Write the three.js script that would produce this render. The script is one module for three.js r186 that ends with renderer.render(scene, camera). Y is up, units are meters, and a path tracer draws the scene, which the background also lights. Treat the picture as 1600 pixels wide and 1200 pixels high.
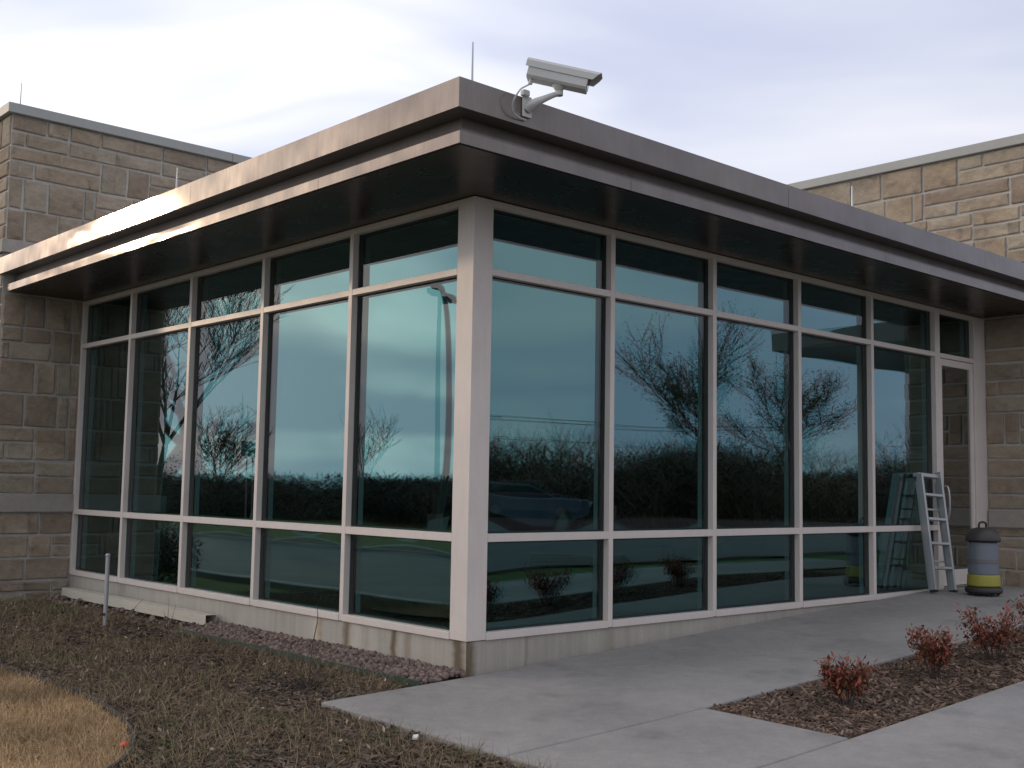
import * as THREE from 'three';
import { RoundedBoxGeometry } from 'three/addons/geometries/RoundedBoxGeometry.js';
import { mergeGeometries } from 'three/addons/utils/BufferGeometryUtils.js';

// ---------------------------------------------------------------- camera, sky, sun, exposure
const scene = new THREE.Scene();
const YAW = 0.7402, PITCH = 0.0905, ROLL = 0.0168, FOCAL = 1783.46;
const camera = new THREE.PerspectiveCamera(THREE.MathUtils.radToDeg(2 * Math.atan(600 / FOCAL)), 4 / 3, 0.05, 1200);
camera.position.set(-5.6459, 1.6, 6.6448);
{
  const fw = new THREE.Vector3(Math.sin(YAW) * Math.cos(PITCH), Math.sin(PITCH), -Math.cos(YAW) * Math.cos(PITCH));
  const rt = new THREE.Vector3(Math.cos(YAW), 0, Math.sin(YAW));
  const up = new THREE.Vector3().crossVectors(rt, fw);
  const r2 = rt.clone().multiplyScalar(Math.cos(ROLL)).addScaledVector(up, Math.sin(ROLL));
  const u2 = up.clone().multiplyScalar(Math.cos(ROLL)).addScaledVector(rt, -Math.sin(ROLL));
  camera.quaternion.setFromRotationMatrix(new THREE.Matrix4().makeBasis(r2, u2, fw.clone().negate()));
}
const renderer = new THREE.WebGLRenderer({ antialias: true });
renderer.toneMapping = THREE.LinearToneMapping;
renderer.toneMappingExposure = 1.08;
renderer.shadowMap.enabled = true;

function rng32(a) { return () => { a |= 0; a = a + 0x6D2B79F5 | 0; let t = Math.imul(a ^ a >>> 15, 1 | a); t = t + Math.imul(t ^ t >>> 7, 61 | t) ^ t; return ((t ^ t >>> 14) >>> 0) / 4294967296; }; }
function hash(x, y, s) { let h = Math.imul(x, 374761393) + Math.imul(y, 668265263) + Math.imul(s, 1442695041) | 0; h = Math.imul(h ^ h >>> 13, 1274126177); return ((h ^ h >>> 16) >>> 0) / 4294967296; }
const fade = t => t * t * (3 - 2 * t), mix = (a, b, t) => a + (b - a) * t, clamp = (x, a = 0, b = 1) => Math.min(b, Math.max(a, x));
function vnoise(x, y, s, p = 1 << 20) {                                  // value noise, period p
  const xi = Math.floor(x), yi = Math.floor(y), fx = fade(x - xi), fy = fade(y - yi), m = v => ((v % p) + p) % p;
  return mix(mix(hash(m(xi), m(yi), s), hash(m(xi + 1), m(yi), s), fx), mix(hash(m(xi), m(yi + 1), s), hash(m(xi + 1), m(yi + 1), s), fx), fy);
}
function fbm(x, y, s, oct = 4, p = 1 << 20) { let a = 0, w = 0.5, t = 0; for (let i = 0; i < oct; i++) { a += w * vnoise(x, y, s + i, p); t += w; w *= 0.5; x *= 2; y *= 2; p *= 2; } return a / t; }

const SUN_AZ = -23.6, SUN_EL = 12.4;                                     // degrees, clockwise from -Z
const sunDir = new THREE.Vector3(Math.sin(SUN_AZ * Math.PI / 180) * Math.cos(SUN_EL * Math.PI / 180), Math.sin(SUN_EL * Math.PI / 180), -Math.cos(SUN_AZ * Math.PI / 180) * Math.cos(SUN_EL * Math.PI / 180));
{
  const W = 2048, H = 1024, data = new Float32Array(W * H * 4);
  for (let j = 0; j < H; j++) for (let i = 0; i < W; i++) {
    const el = ((j + 0.5) / H - 0.5) * Math.PI, th = ((i + 0.5) / W - 0.5) * 2 * Math.PI, k = (j * W + i) * 4;
    const y = Math.sin(el), c = Math.cos(el), x = Math.cos(th) * c, z = Math.sin(th) * c;
    if (el < -0.02) { data[k] = 0.16; data[k + 1] = 0.15; data[k + 2] = 0.13; data[k + 3] = 1; continue; }
    const px = x / (Math.max(y, 0) + 0.16), pz = z / (Math.max(y, 0) + 0.16);
    const u = px * 0.8 + pz * 0.55, v = -px * 0.55 + pz * 0.8;          // cloud streets
    const warp = fbm(u * 0.9 + 7, v * 0.9, 91, 3) - 0.5;
    let n = fbm(u * 0.75 + warp * 1.1 + 3, v * 1.9 + warp * 1.6, 41, 6);
    n = clamp((n - 0.30) / 0.42); n = fade(n);
    const n2 = fbm(u * 2.2, v * 3.6 + warp * 2, 63, 5);
    const low = Math.exp(-((el * 57.3 / 11) ** 2)), cu = Math.cos(th), su = Math.sin(th);       // layered streaks towards the horizon
    const st = fbm((cu + 2) * 2.6 + 3, (su + 2) * 2.6 + el * 34, 211, 4) - 0.5;
    const cl = clamp(n * 0.8 + (n2 - 0.5) * 0.7 + 0.08 + st * 1.7 * low);
    const g = Math.acos(clamp(x * sunDir.x + y * sunDir.y + z * sunDir.z, -1, 1)) * 180 / Math.PI;
    const glow = 2.0 * Math.exp(-((g / 50) ** 2)) + 0.02;
    const warm = Math.exp(-g / 16);
    const b = [mix(0.46, 0.70, cl), mix(0.505, 0.71, cl), mix(0.665, 0.76, cl)];
    const gl = [1.0, mix(0.97, 0.86, warm), mix(0.93, 0.62, warm)];
    for (let q = 0; q < 3; q++) data[k + q] = b[q] * 1.12 + glow * gl[q] * mix(0.24, 0.68, cl);
    data[k + 3] = 1;
  }
  const sky = new THREE.DataTexture(data, W, H, THREE.RGBAFormat, THREE.FloatType);
  sky.mapping = THREE.EquirectangularReflectionMapping; sky.magFilter = THREE.LinearFilter; sky.minFilter = THREE.LinearFilter; sky.wrapS = THREE.RepeatWrapping; sky.needsUpdate = true;
  scene.background = sky; scene.environment = sky;
}
const sun = new THREE.DirectionalLight(new THREE.Color().setRGB(1, 0.72, 0.46), 0.85);
sun.name = 'sun'; sun.position.copy(sunDir).multiplyScalar(60); sun.castShadow = true; sun.shadow.radius = 6;
sun.shadow.mapSize.set(2048, 2048);
Object.assign(sun.shadow.camera, { left: -30, right: 30, top: 30, bottom: -30, near: 1, far: 140 });
scene.add(sun, sun.target);

// ---------------------------------------------------------------- helpers
const taken = {};
const numbered = n => { const k = taken[n] = (taken[n] || 0) + 1; return k === 1 ? n : n + '_' + String(k - 1).padStart(3, '0'); };
function tag(o, label, category, group) { o.userData.label = label; if (category) o.userData.category = category; if (group) o.userData.group = group; return o; }
function thing(name, label, category, pos = [0, 0, 0], group) { const g = new THREE.Group(); g.name = numbered(name); g.position.set(...pos); scene.add(g); return tag(g, label, category, group); }
function part(name, geo, mat, parent, label) { const m = new THREE.Mesh(geo, mat); m.name = name; parent.add(m); if (label) m.userData.label = label; return m; }
function single(name, geo, mat, label, category, group) { const m = new THREE.Mesh(geo, mat); m.name = numbered(name); scene.add(m); return tag(m, label, category, group); }
function structure(name, geo, mat) { const m = new THREE.Mesh(geo, mat); m.name = numbered(name); m.userData.kind = 'structure'; scene.add(m); return m; }
const V = (x, y, z) => new THREE.Vector3(x, y, z);
function boxUV(g, ox = 0, oy = 0) {                                      // uv in metres from the dominant normal
  g = g.index ? g.toNonIndexed() : g; const p = g.attributes.position, n = g.attributes.normal, uv = new Float32Array(p.count * 2);
  for (let i = 0; i < p.count; i++) {
    const a = Math.abs(n.getX(i)), b = Math.abs(n.getY(i)), c = Math.abs(n.getZ(i)); let u, v;
    if (b >= a && b >= c) { u = p.getX(i); v = p.getZ(i); } else if (a >= c) { u = p.getZ(i); v = p.getY(i); } else { u = p.getX(i); v = p.getY(i); }
    uv[2 * i] = u + ox; uv[2 * i + 1] = v + oy;
  }
  g.setAttribute('uv', new THREE.BufferAttribute(uv, 2)); return g;
}
function rbox(x0, x1, y0, y1, z0, z1, r = 0.003) {                       // rounded box between world bounds
  const w = x1 - x0, h = y1 - y0, d = z1 - z0, g = new RoundedBoxGeometry(w, h, d, 1, Math.min(r, w / 2.2, h / 2.2, d / 2.2));
  g.translate((x0 + x1) / 2, (y0 + y1) / 2, (z0 + z1) / 2); return boxUV(g);
}
function box(x0, x1, y0, y1, z0, z1) { const g = new THREE.BoxGeometry(x1 - x0, y1 - y0, z1 - z0); g.translate((x0 + x1) / 2, (y0 + y1) / 2, (z0 + z1) / 2); return boxUV(g); }
function fromTris(pos, uv) { const g = new THREE.BufferGeometry(); g.setAttribute('position', new THREE.Float32BufferAttribute(pos, 3)); if (uv) g.setAttribute('uv', new THREE.Float32BufferAttribute(uv, 2)); g.computeVertexNormals(); return g; }
function prism(pts, y0, y1) {                                            // vertical prism over a footprint [[x,z]...], sides uv = metres along the outline
  const P = [], U = []; let s = 0; const n = pts.length;
  for (let i = 0; i < n; i++) {
    const [ax, az] = pts[i], [bx, bz] = pts[(i + 1) % n], l = Math.hypot(bx - ax, bz - az);
    P.push(ax, y0, az, bx, y0, bz, bx, y1, bz, ax, y0, az, bx, y1, bz, ax, y1, az); U.push(s, y0, s + l, y0, s + l, y1, s, y0, s + l, y1, s, y1); s += l;
  }
  for (let i = 1; i < n - 1; i++) for (const y of [y1, y0]) { const a = pts[0], b = pts[i], c = pts[i + 1]; const o = y === y1 ? [a, b, c] : [a, c, b]; for (const q of o) { P.push(q[0], y, q[1]); U.push(q[0], q[1]); } }
  return fromTris(P, U);
}
function gridSheet(x0, x1, z0, z1, nx, nz, f) {
  const P = [], U = [], I = [];
  for (let j = 0; j <= nz; j++) for (let i = 0; i <= nx; i++) { const x = mix(x0, x1, i / nx), z = mix(z0, z1, j / nz); P.push(x, f(x, z), z); U.push(x, z); }
  for (let j = 0; j < nz; j++) for (let i = 0; i < nx; i++) { const a = j * (nx + 1) + i, b = a + 1, c = a + nx + 1, d = c + 1; I.push(a, c, b, b, c, d); }
  const g = new THREE.BufferGeometry(); g.setAttribute('position', new THREE.Float32BufferAttribute(P, 3)); g.setAttribute('uv', new THREE.Float32BufferAttribute(U, 2)); g.setIndex(I); g.computeVertexNormals(); return g;
}
function tube(points, r, seg = 12, rad = 6) { return new THREE.TubeGeometry(new THREE.CatmullRomCurve3(points.map(p => V(...p))), seg, r, rad, false); }
function cone(a, b, r0, r1, n = 6) {                                     // tapered rod from a to b
  const d = new THREE.Vector3().subVectors(b, a), l = d.length(), g = new THREE.CylinderGeometry(r1, r0, l, n, 1, false); g.translate(0, l / 2, 0);
  g.applyQuaternion(new THREE.Quaternion().setFromUnitVectors(V(0, 1, 0), d.normalize())); g.translate(a.x, a.y, a.z); return g;
}
function tex(size, fn, repeat, srgb) {                                   // fn(u,v) -> [r,g,b] 0..1 on a tile; repeat in tiles per metre
  const W = size, H = size, d = new Uint8Array(W * H * 4);
  for (let j = 0; j < H; j++) for (let i = 0; i < W; i++) { const c = fn(i / W, j / H), k = (j * W + i) * 4; for (let q = 0; q < 3; q++) d[k + q] = clamp(c[q]) * 255; d[k + 3] = 255; }
  const t = new THREE.DataTexture(d, W, H, THREE.RGBAFormat); t.wrapS = t.wrapT = THREE.RepeatWrapping; t.magFilter = THREE.LinearFilter; t.minFilter = THREE.LinearMipmapLinearFilter; t.generateMipmaps = true;
  if (srgb) t.colorSpace = THREE.SRGBColorSpace; t.repeat.set(repeat, repeat); t.needsUpdate = true; return t;
}
const lin = (r, g, b) => new THREE.Color().setRGB(r, g, b);
const toS = v => v <= 0.0031308 ? v * 12.92 : 1.055 * Math.pow(v, 1 / 2.4) - 0.055;
const T3 = a => a.map(toS);
const std = (o) => new THREE.MeshStandardMaterial(o);

// ---------------------------------------------------------------- textures
const concTex = tex(1024, (u, v) => { const a = fbm(u * 4, v * 4, 11, 5, 4), b = fbm(u * 40, v * 40, 17, 3, 40), c = vnoise(u * 256, v * 256, 23, 256), d = fbm(u * 9, v * 9, 29, 4, 9); const s = 0.74 + 0.34 * (a - 0.5) + 0.16 * (b - 0.5) + 0.10 * (c - 0.5) - (d > 0.62 ? (d - 0.62) * 0.7 : 0) - (c > 0.94 ? 0.12 : 0); return T3([s * 0.98, s * 0.955, s * 0.91]); }, 0.3, true);
const concBump = tex(512, (u, v) => { const b = fbm(u * 60, v * 60, 31, 3, 60), c = vnoise(u * 200, v * 200, 37, 200); const s = 0.5 * b + 0.5 * c; return [s, s, s]; }, 1);
const stoneTex = tex(1024, (u, v) => { const a = fbm(u * 5, v * 9, 51, 5, 45), b = fbm(u * 30, v * 50, 57, 4, 150), c = vnoise(u * 220, v * 220, 59, 220), d = fbm(u * 14, v * 14, 61, 3, 14); const s = 0.78 + 0.40 * (a - 0.5) + 0.32 * (b - 0.5) + 0.14 * (c - 0.5) - (d > 0.64 ? (d - 0.64) * 0.9 : 0); return T3([s, s * mix(0.94, 1.0, a), s * mix(0.86, 0.99, a)]); }, 0.5, true);
const stoneBump = tex(512, (u, v) => { const a = fbm(u * 10, v * 12, 71, 5, 60), c = vnoise(u * 120, v * 120, 73, 120); const s = 0.75 * a + 0.25 * c; return [s, s, s]; }, 1);
const soilTex = tex(1024, (u, v) => { const a = fbm(u * 8, v * 8, 81, 5, 8), b = fbm(u * 60, v * 60, 83, 4, 60), c = vnoise(u * 300, v * 300, 87, 300); const s = 0.62 + 0.7 * (a - 0.5) + 0.7 * (b - 0.5) + 0.35 * (c - 0.5), w = fbm(u * 20, v * 20, 89, 3, 20); return T3([s, s * mix(0.82, 0.98, w), s * mix(0.66, 0.80, w)]); }, 0.4, true);
const fineBump = tex(512, (u, v) => { const a = fbm(u * 24, v * 24, 93, 5, 24); return [a, a, a]; }, 0.8);
const paintTex = tex(512, (u, v) => { const a = fbm(u * 5, v * 5, 101, 5, 5), b = fbm(u * 50, v * 12, 103, 3, 600), c = vnoise(u * 230, v * 230, 107, 230); const s = 0.90 + 0.12 * (a - 0.5) + 0.07 * (b - 0.5) + 0.04 * (c - 0.5); return T3([s, s * 0.995, s * 0.985]); }, 0.6, true);
const roughTex = tex(512, (u, v) => { const a = fbm(u * 6, v * 6, 111, 5, 6), b = fbm(u * 70, v * 8, 113, 3, 560); const s = 0.82 + 0.30 * (a - 0.5) + 0.12 * (b - 0.5); return [s, s, s]; }, 0.7);
const streaks = (seed, stains, len) => {                                 // run-off streaks on the concrete kerb wall: u along the wall, v height
  const W = 2048, H = 128, d = new Uint8Array(W * H * 4);
  for (let j = 0; j < H; j++) for (let i = 0; i < W; i++) {
    const u = i / W * len, y = j / H * 0.5, k = (j * W + i) * 4;
    let s = 0.66 + 0.20 * (fbm(u * 2.2, y * 3, seed, 4) - 0.5) + 0.18 * (fbm(u * 26, y * 1.2, seed + 5, 3) - 0.5) + 0.08 * (hash(i, j, seed) - 0.5), r = 1, g = 0.965, b = 0.90;
    for (const [c, w, a, kind] of stains) {
      const e = c + (fbm(y * 14, c * 9, seed + 9, 3) - 0.5) * w * 0.9, t = clamp(1.25 - Math.abs(u - e) / w) * a * (0.55 + 0.75 * fbm(u * 40, y * 6, seed + 13, 3));
      const tt = clamp(t * 1.2); if (kind) { s = mix(s, 0.86, tt); } else { s = mix(s, 0.24, tt); g = mix(g, 0.82, tt); b = mix(b, 0.58, tt); }
    }
    const c = T3([s * r, s * g, s * b]); for (let q = 0; q < 3; q++) d[k + q] = clamp(c[q]) * 255; d[k + 3] = 255;
  }
  const t = new THREE.DataTexture(d, W, H, THREE.RGBAFormat); t.wrapS = t.wrapT = THREE.RepeatWrapping; t.magFilter = THREE.LinearFilter; t.minFilter = THREE.LinearMipmapLinearFilter; t.generateMipmaps = true; t.colorSpace = THREE.SRGBColorSpace; t.repeat.set(1 / len, 2); t.needsUpdate = true; return t;
};

// ---------------------------------------------------------------- materials
const M = {};
M.frame = std({ color: lin(0.76, 0.675, 0.61), roughness: 0.5, metalness: 0.0, map: paintTex, roughnessMap: roughTex });
M.fascia = new THREE.MeshPhysicalMaterial({ color: lin(0.21, 0.18, 0.162), roughness: 0.66, metalness: 0.9, map: paintTex, roughnessMap: roughTex, clearcoat: 0.7, clearcoatRoughness: 0.06 });
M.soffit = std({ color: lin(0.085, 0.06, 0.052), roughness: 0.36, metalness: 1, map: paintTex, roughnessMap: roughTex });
M.paneOuter = new THREE.MeshPhysicalMaterial({ color: lin(0.445, 0.68, 0.69), roughness: 0.0, metalness: 0, transmission: 1, thickness: 0, ior: 1.52, side: THREE.DoubleSide });
M.paneInner = std({ color: lin(0.34, 0.365, 0.365), roughness: 0.012, metalness: 1 });
M.gasket = std({ color: lin(0.02, 0.02, 0.02), roughness: 0.6 });
M.metal = std({ color: lin(0.45, 0.45, 0.46), roughness: 0.35, metalness: 1 });
M.galv = std({ color: lin(0.42, 0.42, 0.42), roughness: 0.5, metalness: 0.4, map: paintTex });
M.roof = std({ color: lin(0.3, 0.3, 0.3), roughness: 0.9 });
M.concrete = std({ color: lin(0.385, 0.37, 0.36), roughness: 0.9, map: concTex, bumpMap: concBump, bumpScale: 0.0015 });
M.band = std({ color: lin(0.52, 0.48, 0.43), roughness: 0.9, map: concTex, bumpMap: concBump, bumpScale: 0.002 });
M.mortar = std({ color: lin(0.66, 0.64, 0.60), roughness: 0.95, map: concTex, bumpMap: concBump, bumpScale: 0.004 });
M.coping = std({ color: lin(0.42, 0.42, 0.39), roughness: 0.55, metalness: 0, map: paintTex });
const stoneTones = [[0.47, 0.39, 0.295], [0.42, 0.34, 0.26], [0.49, 0.42, 0.33], [0.37, 0.29, 0.22], [0.45, 0.39, 0.31], [0.34, 0.265, 0.205], [0.46, 0.365, 0.265]];
M.stones = stoneTones.map(c => c.map((v, i) => mix(v, [0.43, 0.355, 0.27][i], 0.3))).map(c => std({ color: lin(...c), roughness: 0.95, map: stoneTex, bumpMap: stoneBump, bumpScale: 0.012 }));
M.soil = std({ color: lin(0.175, 0.13, 0.09), roughness: 1, map: soilTex, bumpMap: fineBump, bumpScale: 0.02 });
M.lawnSoil = std({ color: lin(0.42, 0.30, 0.16), roughness: 1, map: soilTex, bumpMap: fineBump, bumpScale: 0.02 });
M.grassFar = std({ color: lin(0.11, 0.18, 0.035), roughness: 1, map: soilTex, bumpMap: fineBump, bumpScale: 0.03 });
M.asphalt = std({ color: lin(0.17, 0.17, 0.17), roughness: 0.92, map: concTex, bumpMap: concBump, bumpScale: 0.004 });

// ---------------------------------------------------------------- ground levels
const G = (x, z) => 0.19 + 0.044 * clamp(x, 0, 6.9) + 0.03 * clamp(x, -6, 0) - 0.012 * clamp(z, 0, 9);
const bedY = (x, z) => G(x, z) - 0.035 + 0.035 * (fbm(x * 2.2, z * 2.2, 131, 3) - 0.5) + 0.022 * (fbm(x * 11, z * 11, 137, 3) - 0.5);
{
  // one wide sheet to the horizon
  const xs = [], n = 60; for (let i = -n; i <= n; i++) xs.push(Math.sign(i) * (Math.abs(i) / n) ** 2.6 * 560 + Math.abs(i) * Math.sign(i) * 0.15);
  const P = [], U = [], I = [], w = xs.length;
  for (const z of xs) for (const x of xs) { const r = Math.hypot(x, z); P.push(x, G(x, z) - 0.10 + (r > 40 ? (fbm(x * 0.02, z * 0.02, 141, 3) - 0.5) * Math.min(1.2, (r - 40) * 0.01) : 0), z); U.push(x, z); }
  for (let j = 0; j < w - 1; j++) for (let i = 0; i < w - 1; i++) { const a = j * w + i; I.push(a, a + w, a + 1, a + 1, a + w, a + w + 1); }
  const g = new THREE.BufferGeometry(); g.setAttribute('position', new THREE.Float32BufferAttribute(P, 3)); g.setAttribute('uv', new THREE.Float32BufferAttribute(U, 2)); g.setIndex(I); g.computeVertexNormals();
  structure('ground', g, M.grassFar);
}
structure('planting_bed', gridSheet(-3.7, 0.05, -7.7, 6, 94, 340, bedY), M.soil);
// dried lawn, bounded by the curving black edging
const edgePts = [[-2.30, -4.6], [-2.42, -3.4], [-2.428, -2.78], [-2.408, -2.02], [-2.401, -1.21], [-2.518, -0.37], [-2.735, 0.30], [-2.996, 0.69], [-3.4, 1.0], [-3.68, 1.12]];
const edgeCurve = new THREE.CatmullRomCurve3(edgePts.map(([x, z]) => V(x, 0, z)));
const lawnX = z => { let best = -9; for (let i = 0; i <= 60; i++) { const p = edgeCurve.getPoint(i / 60); if (Math.abs(p.z - z) < 0.07) best = Math.max(best, p.x); } return best; };
const lawnXTable = []; for (let k = 0; k <= 120; k++) lawnXTable.push(lawnX(-4.6 + k * 0.05));
const lawnLimit = z => lawnXTable[clamp(Math.round((z + 4.6) / 0.05), 0, 120)];
{
  const P = [], U = [], I = [], nz = 110, nx = 30;
  for (let j = 0; j <= nz; j++) { const z = mix(-4.6, 1.05, j / nz), lx = Math.max(lawnLimit(z), -3.68); for (let i = 0; i <= nx; i++) { const x = mix(-3.7, lx, i / nx); P.push(x, G(x, z) - 0.016 + 0.02 * (fbm(x * 3, z * 3, 151, 3) - 0.5), z); U.push(x, z); } }
  for (let j = 0; j < nz; j++) for (let i = 0; i < nx; i++) { const a = j * (nx + 1) + i; I.push(a, a + nx + 1, a + 1, a + 1, a + nx + 1, a + nx + 2); }
  const g = new THREE.BufferGeometry(); g.setAttribute('position', new THREE.Float32BufferAttribute(P, 3)); g.setAttribute('uv', new THREE.Float32BufferAttribute(U, 2)); g.setIndex(I); g.computeVertexNormals();
  structure('dry_lawn', g, M.lawnSoil);
}
structure('road', gridSheet(-11, -3.95, -70, 70, 8, 60, (x, z) => G(x, z) - 0.075), M.asphalt);
structure('kerb', rbox(-3.93, -3.72, -0.15, 0.075, -70, 70, 0.02), M.concrete);
structure('kerb', rbox(-11.2, -11.0, -0.15, 0.03, -70, 70, 0.02), M.concrete);
structure('parking_lot', gridSheet(-3.6, 60, 6.2, 60, 30, 30, (x, z) => G(x, z) - 0.06), M.asphalt);

// concrete walk: slabs with rounded arrises
const walk = new THREE.Group(); walk.name = 'sidewalk'; walk.userData.kind = 'structure'; scene.add(walk);
function slab(x0, x1, z0, z1) {
  const b = 0.012, g0 = 0.005, P = [], U = [], nx = 10; x0 += g0; x1 -= g0; z0 += g0; z1 -= g0;
  const row = (z, dy, ix) => { const r = []; for (let i = 0; i <= nx; i++) { const x = mix(x0 + ix, x1 - ix, i / nx); r.push([x, G(x, z) + dy, z]); } return r; };
  const rows = [row(z0, -0.14, 0), row(z0, -b, 0), row(z0 + b * 0.35, -b * 0.35, b * 0.35), row(z0 + b, 0, b), row((z0 + z1) / 2, 0, b), row(z1 - b, 0, b), row(z1 - b * 0.35, -b * 0.35, b * 0.35), row(z1, -b, 0), row(z1, -0.14, 0)];
  const quad = (a, c, d, e) => { for (const p of [a, c, d, a, d, e]) { P.push(...p); U.push(p[0], p[2] + p[1]); } };
  for (let j = 0; j < rows.length - 1; j++) for (let i = 0; i < nx; i++) quad(rows[j][i], rows[j + 1][i], rows[j + 1][i + 1], rows[j][i + 1]);
  for (const e of [0, nx]) { const pr = rows.map(r => r[e]); for (let j = 0; j < 4; j++) quad(pr[j], pr[j + 1], pr[7 - j], pr[8 - j]); }
  part('slab', fromTris(P, U), M.concrete, walk);
}
slab(-1.30, 3.4, 0.035, 1.88); slab(3.4, 6.9, 0.035, 1.88); slab(6.9, 12, 0.035, 1.88);
slab(-1.30, 0.46, 1.88, 2.95);
slab(-1.30, 3.4, 2.95, 4.6); slab(3.4, 6.9, 2.95, 4.6); slab(6.9, 12, 2.95, 4.6);
structure('shrub_bed', gridSheet(0.44, 12, 1.86, 2.97, 220, 26, (x, z) => G(x, z) - 0.03 + 0.03 * (fbm(x * 4, z * 4, 161, 3) - 0.5)), M.soil);

// ---------------------------------------------------------------- stone wings
const stoneRand = rng32(4021);
function stoneGeo(w, h, d) {                                             // split-faced block, back on z=0, front about z=d, centred
  const o = [[-1, -1], [0, -1], [1, -1], [1, 0], [1, 1], [0, 1], [-1, 1], [-1, 0]], R = stoneRand, J = a => (R() - 0.5) * 2 * a;
  const base = o.map(([a, b]) => [a * w / 2 + J(0.006), b * h / 2 + J(0.006)]);
  const rings = [[0, 0, 0], [d - 0.006, 0.003, 0.003], [d, 0.014, 0.004]].map(([z, ins, j]) => base.map(([x, y]) => [x - Math.sign(x) * (Math.abs(x) > 0.01 ? ins : 0), y - Math.sign(y) * (Math.abs(y) > 0.01 ? ins : 0), z + J(j)]));
  const P = [], U = [], ou = R() * 7, ov = R() * 7, push = p => { P.push(...p); U.push(p[0] + ou, p[1] + ov + p[2]); };
  for (let k = 0; k < 2; k++) for (let i = 0; i < 8; i++) { const j = (i + 1) % 8; for (const p of [rings[k][i], rings[k][j], rings[k + 1][j], rings[k][i], rings[k + 1][j], rings[k + 1][i]]) push(p); }
  const c = [J(w * 0.15), J(h * 0.15), d + J(0.009)]; for (let i = 0; i < 8; i++) { push(rings[2][i]); push(rings[2][(i + 1) % 8]); push(c); }
  return fromTris(P, U);
}
function ashlar(width, y0, y1, course, seed) {                           // random ashlar: tall blocks among pairs of low ones
  const R = rng32(seed), out = []; let y = y0; const n = Math.max(1, Math.round((y1 - y0) / course)), H = (y1 - y0) / n;
  for (let k = 0; k < n; k++, y += H) {
    let x = -R() * 0.35;
    while (x < width) {
      const run = 0.55 + R() * 0.75, t = R(), cut = x + run > width - 0.18 ? width + 0.001 : x + run;
      if (t < 0.38) { const m = x + (cut - x) * (0.5 + R() * 0.3); out.push([x, m, y, y + H], [m, cut, y, y + H]); }
      else {
        const s = y + H * (0.42 + 0.16 * R());
        for (const [a, b] of [[y, s], [s, y + H]]) { const m = x + (cut - x) * (0.25 + R() * 0.5); if (cut - x > 0.7 && R() < 0.75) out.push([x, m, a, b], [m, cut, a, b]); else out.push([x, cut, a, b]); }
      }
      x = cut;
    }
  }
  return out.map(([a, b, c, d]) => [Math.max(a, 0), Math.min(b, width), c, d]).filter(([a, b]) => b - a > 0.07);
}
function clad(parent, origin, yaw, width, y0, y1, seed, course = 0.40, keep) {   // stones on a plane: local x along the wall, local z outwards
  for (const [a, b, c, d] of ashlar(width, y0, y1, course, seed)) {
    if (keep && !keep((a + b) / 2, (c + d) / 2)) continue;
    const j = 0.0135, m = part('stone', stoneGeo(b - a - 2 * j, d - c - 2 * j, 0.016 + stoneRand() * 0.010), M.stones[Math.floor(stoneRand() * M.stones.length)], parent);
    m.position.set(origin[0] + Math.cos(yaw) * (a + b) / 2, (c + d) / 2, origin[2] - Math.sin(yaw) * (a + b) / 2); m.rotation.y = yaw;
  }
}
{
  const w = thing('stone_wing', 'tall tan ashlar stone wing left of the glass, with grey metal coping', 'building');
  part('wall_core', box(-0.985, 6, -0.1, 6.08, -16, -7.655), M.mortar, w);
  clad(w, [-0.985, 0, -7.655], 0, 0.985, 0.10, 1.205, 11, 0.30);
  clad(w, [-0.985, 0, -7.655], 0, 0.985, 1.425, 3.86, 12, 0.40);
  clad(w, [-0.985, 0, -7.655], 0, 4.6, 4.515, 6.08, 13, 0.40);
  clad(w, [-0.985, 0, -9.2], -Math.PI / 2, 1.545, 0.10, 1.205, 14, 0.30);
  clad(w, [-0.985, 0, -9.2], -Math.PI / 2, 1.545, 1.425, 4.345, 15, 0.40);
  clad(w, [-0.985, 0, -9.2], -Math.PI / 2, 1.545, 4.515, 6.08, 16, 0.40);
  part('stone_band', rbox(-1.035, 0.0, 1.207, 1.423, -16, -7.605, 0.006), M.band, w, 'smooth grey stone band at sill height');
  part('stone_band', rbox(-1.035, 6.0, 4.347, 4.513, -16, -7.605, 0.006), M.band, w, 'smooth grey stone band above the roof edge');
  for (const [a, b] of [[-1.055, 1.98], [1.984, 6.05]]) part('coping', rbox(a, b, 6.082, 6.205, -8.1, -7.585, 0.006), M.coping, w);
  part('coping', rbox(-1.055, -0.6, 6.082, 6.204, -16, -8.103, 0.006), M.coping, w);
}
{
  const w = thing('stone_wing', 'tall tan ashlar stone wing behind the far right end of the glass', 'building');
  part('wall_core', box(8.635, 20, -0.1, 6.04, -9, 0.935), M.mortar, w);
  const Y = -Math.PI / 2;                                                // faces -X: local x runs towards +Z
  clad(w, [8.635, 0, -3.3], Y, 4.235, 4.515, 6.04, 21, 0.40);
  clad(w, [8.635, 0, 0.0], Y, 0.935, 0.42, 1.205, 22, 0.30);
  clad(w, [8.635, 0, 0.0], Y, 0.935, 1.425, 3.86, 23, 0.40);
  clad(w, [8.635, 0, 0.935], 0, 3.6, 0.42, 1.205, 24, 0.30);
  clad(w, [8.635, 0, 0.935], 0, 3.6, 1.425, 4.345, 25, 0.40);
  clad(w, [8.635, 0, 0.935], 0, 3.6, 4.515, 6.04, 26, 0.40);
  part('stone_band', rbox(8.585, 19.9, 1.207, 1.423, 0.02, 0.985, 0.006), M.band, w);
  part('stone_band', rbox(8.585, 19.9, 4.347, 4.513, -9, 0.985, 0.006), M.band, w);
  part('coping', rbox(8.565, 9.1, 6.042, 6.165, -9, 1.005, 0.006), M.coping, w);
  part('coping', rbox(9.103, 20, 6.042, 6.164, 0.5, 1.004, 0.006), M.coping, w);
}

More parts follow.
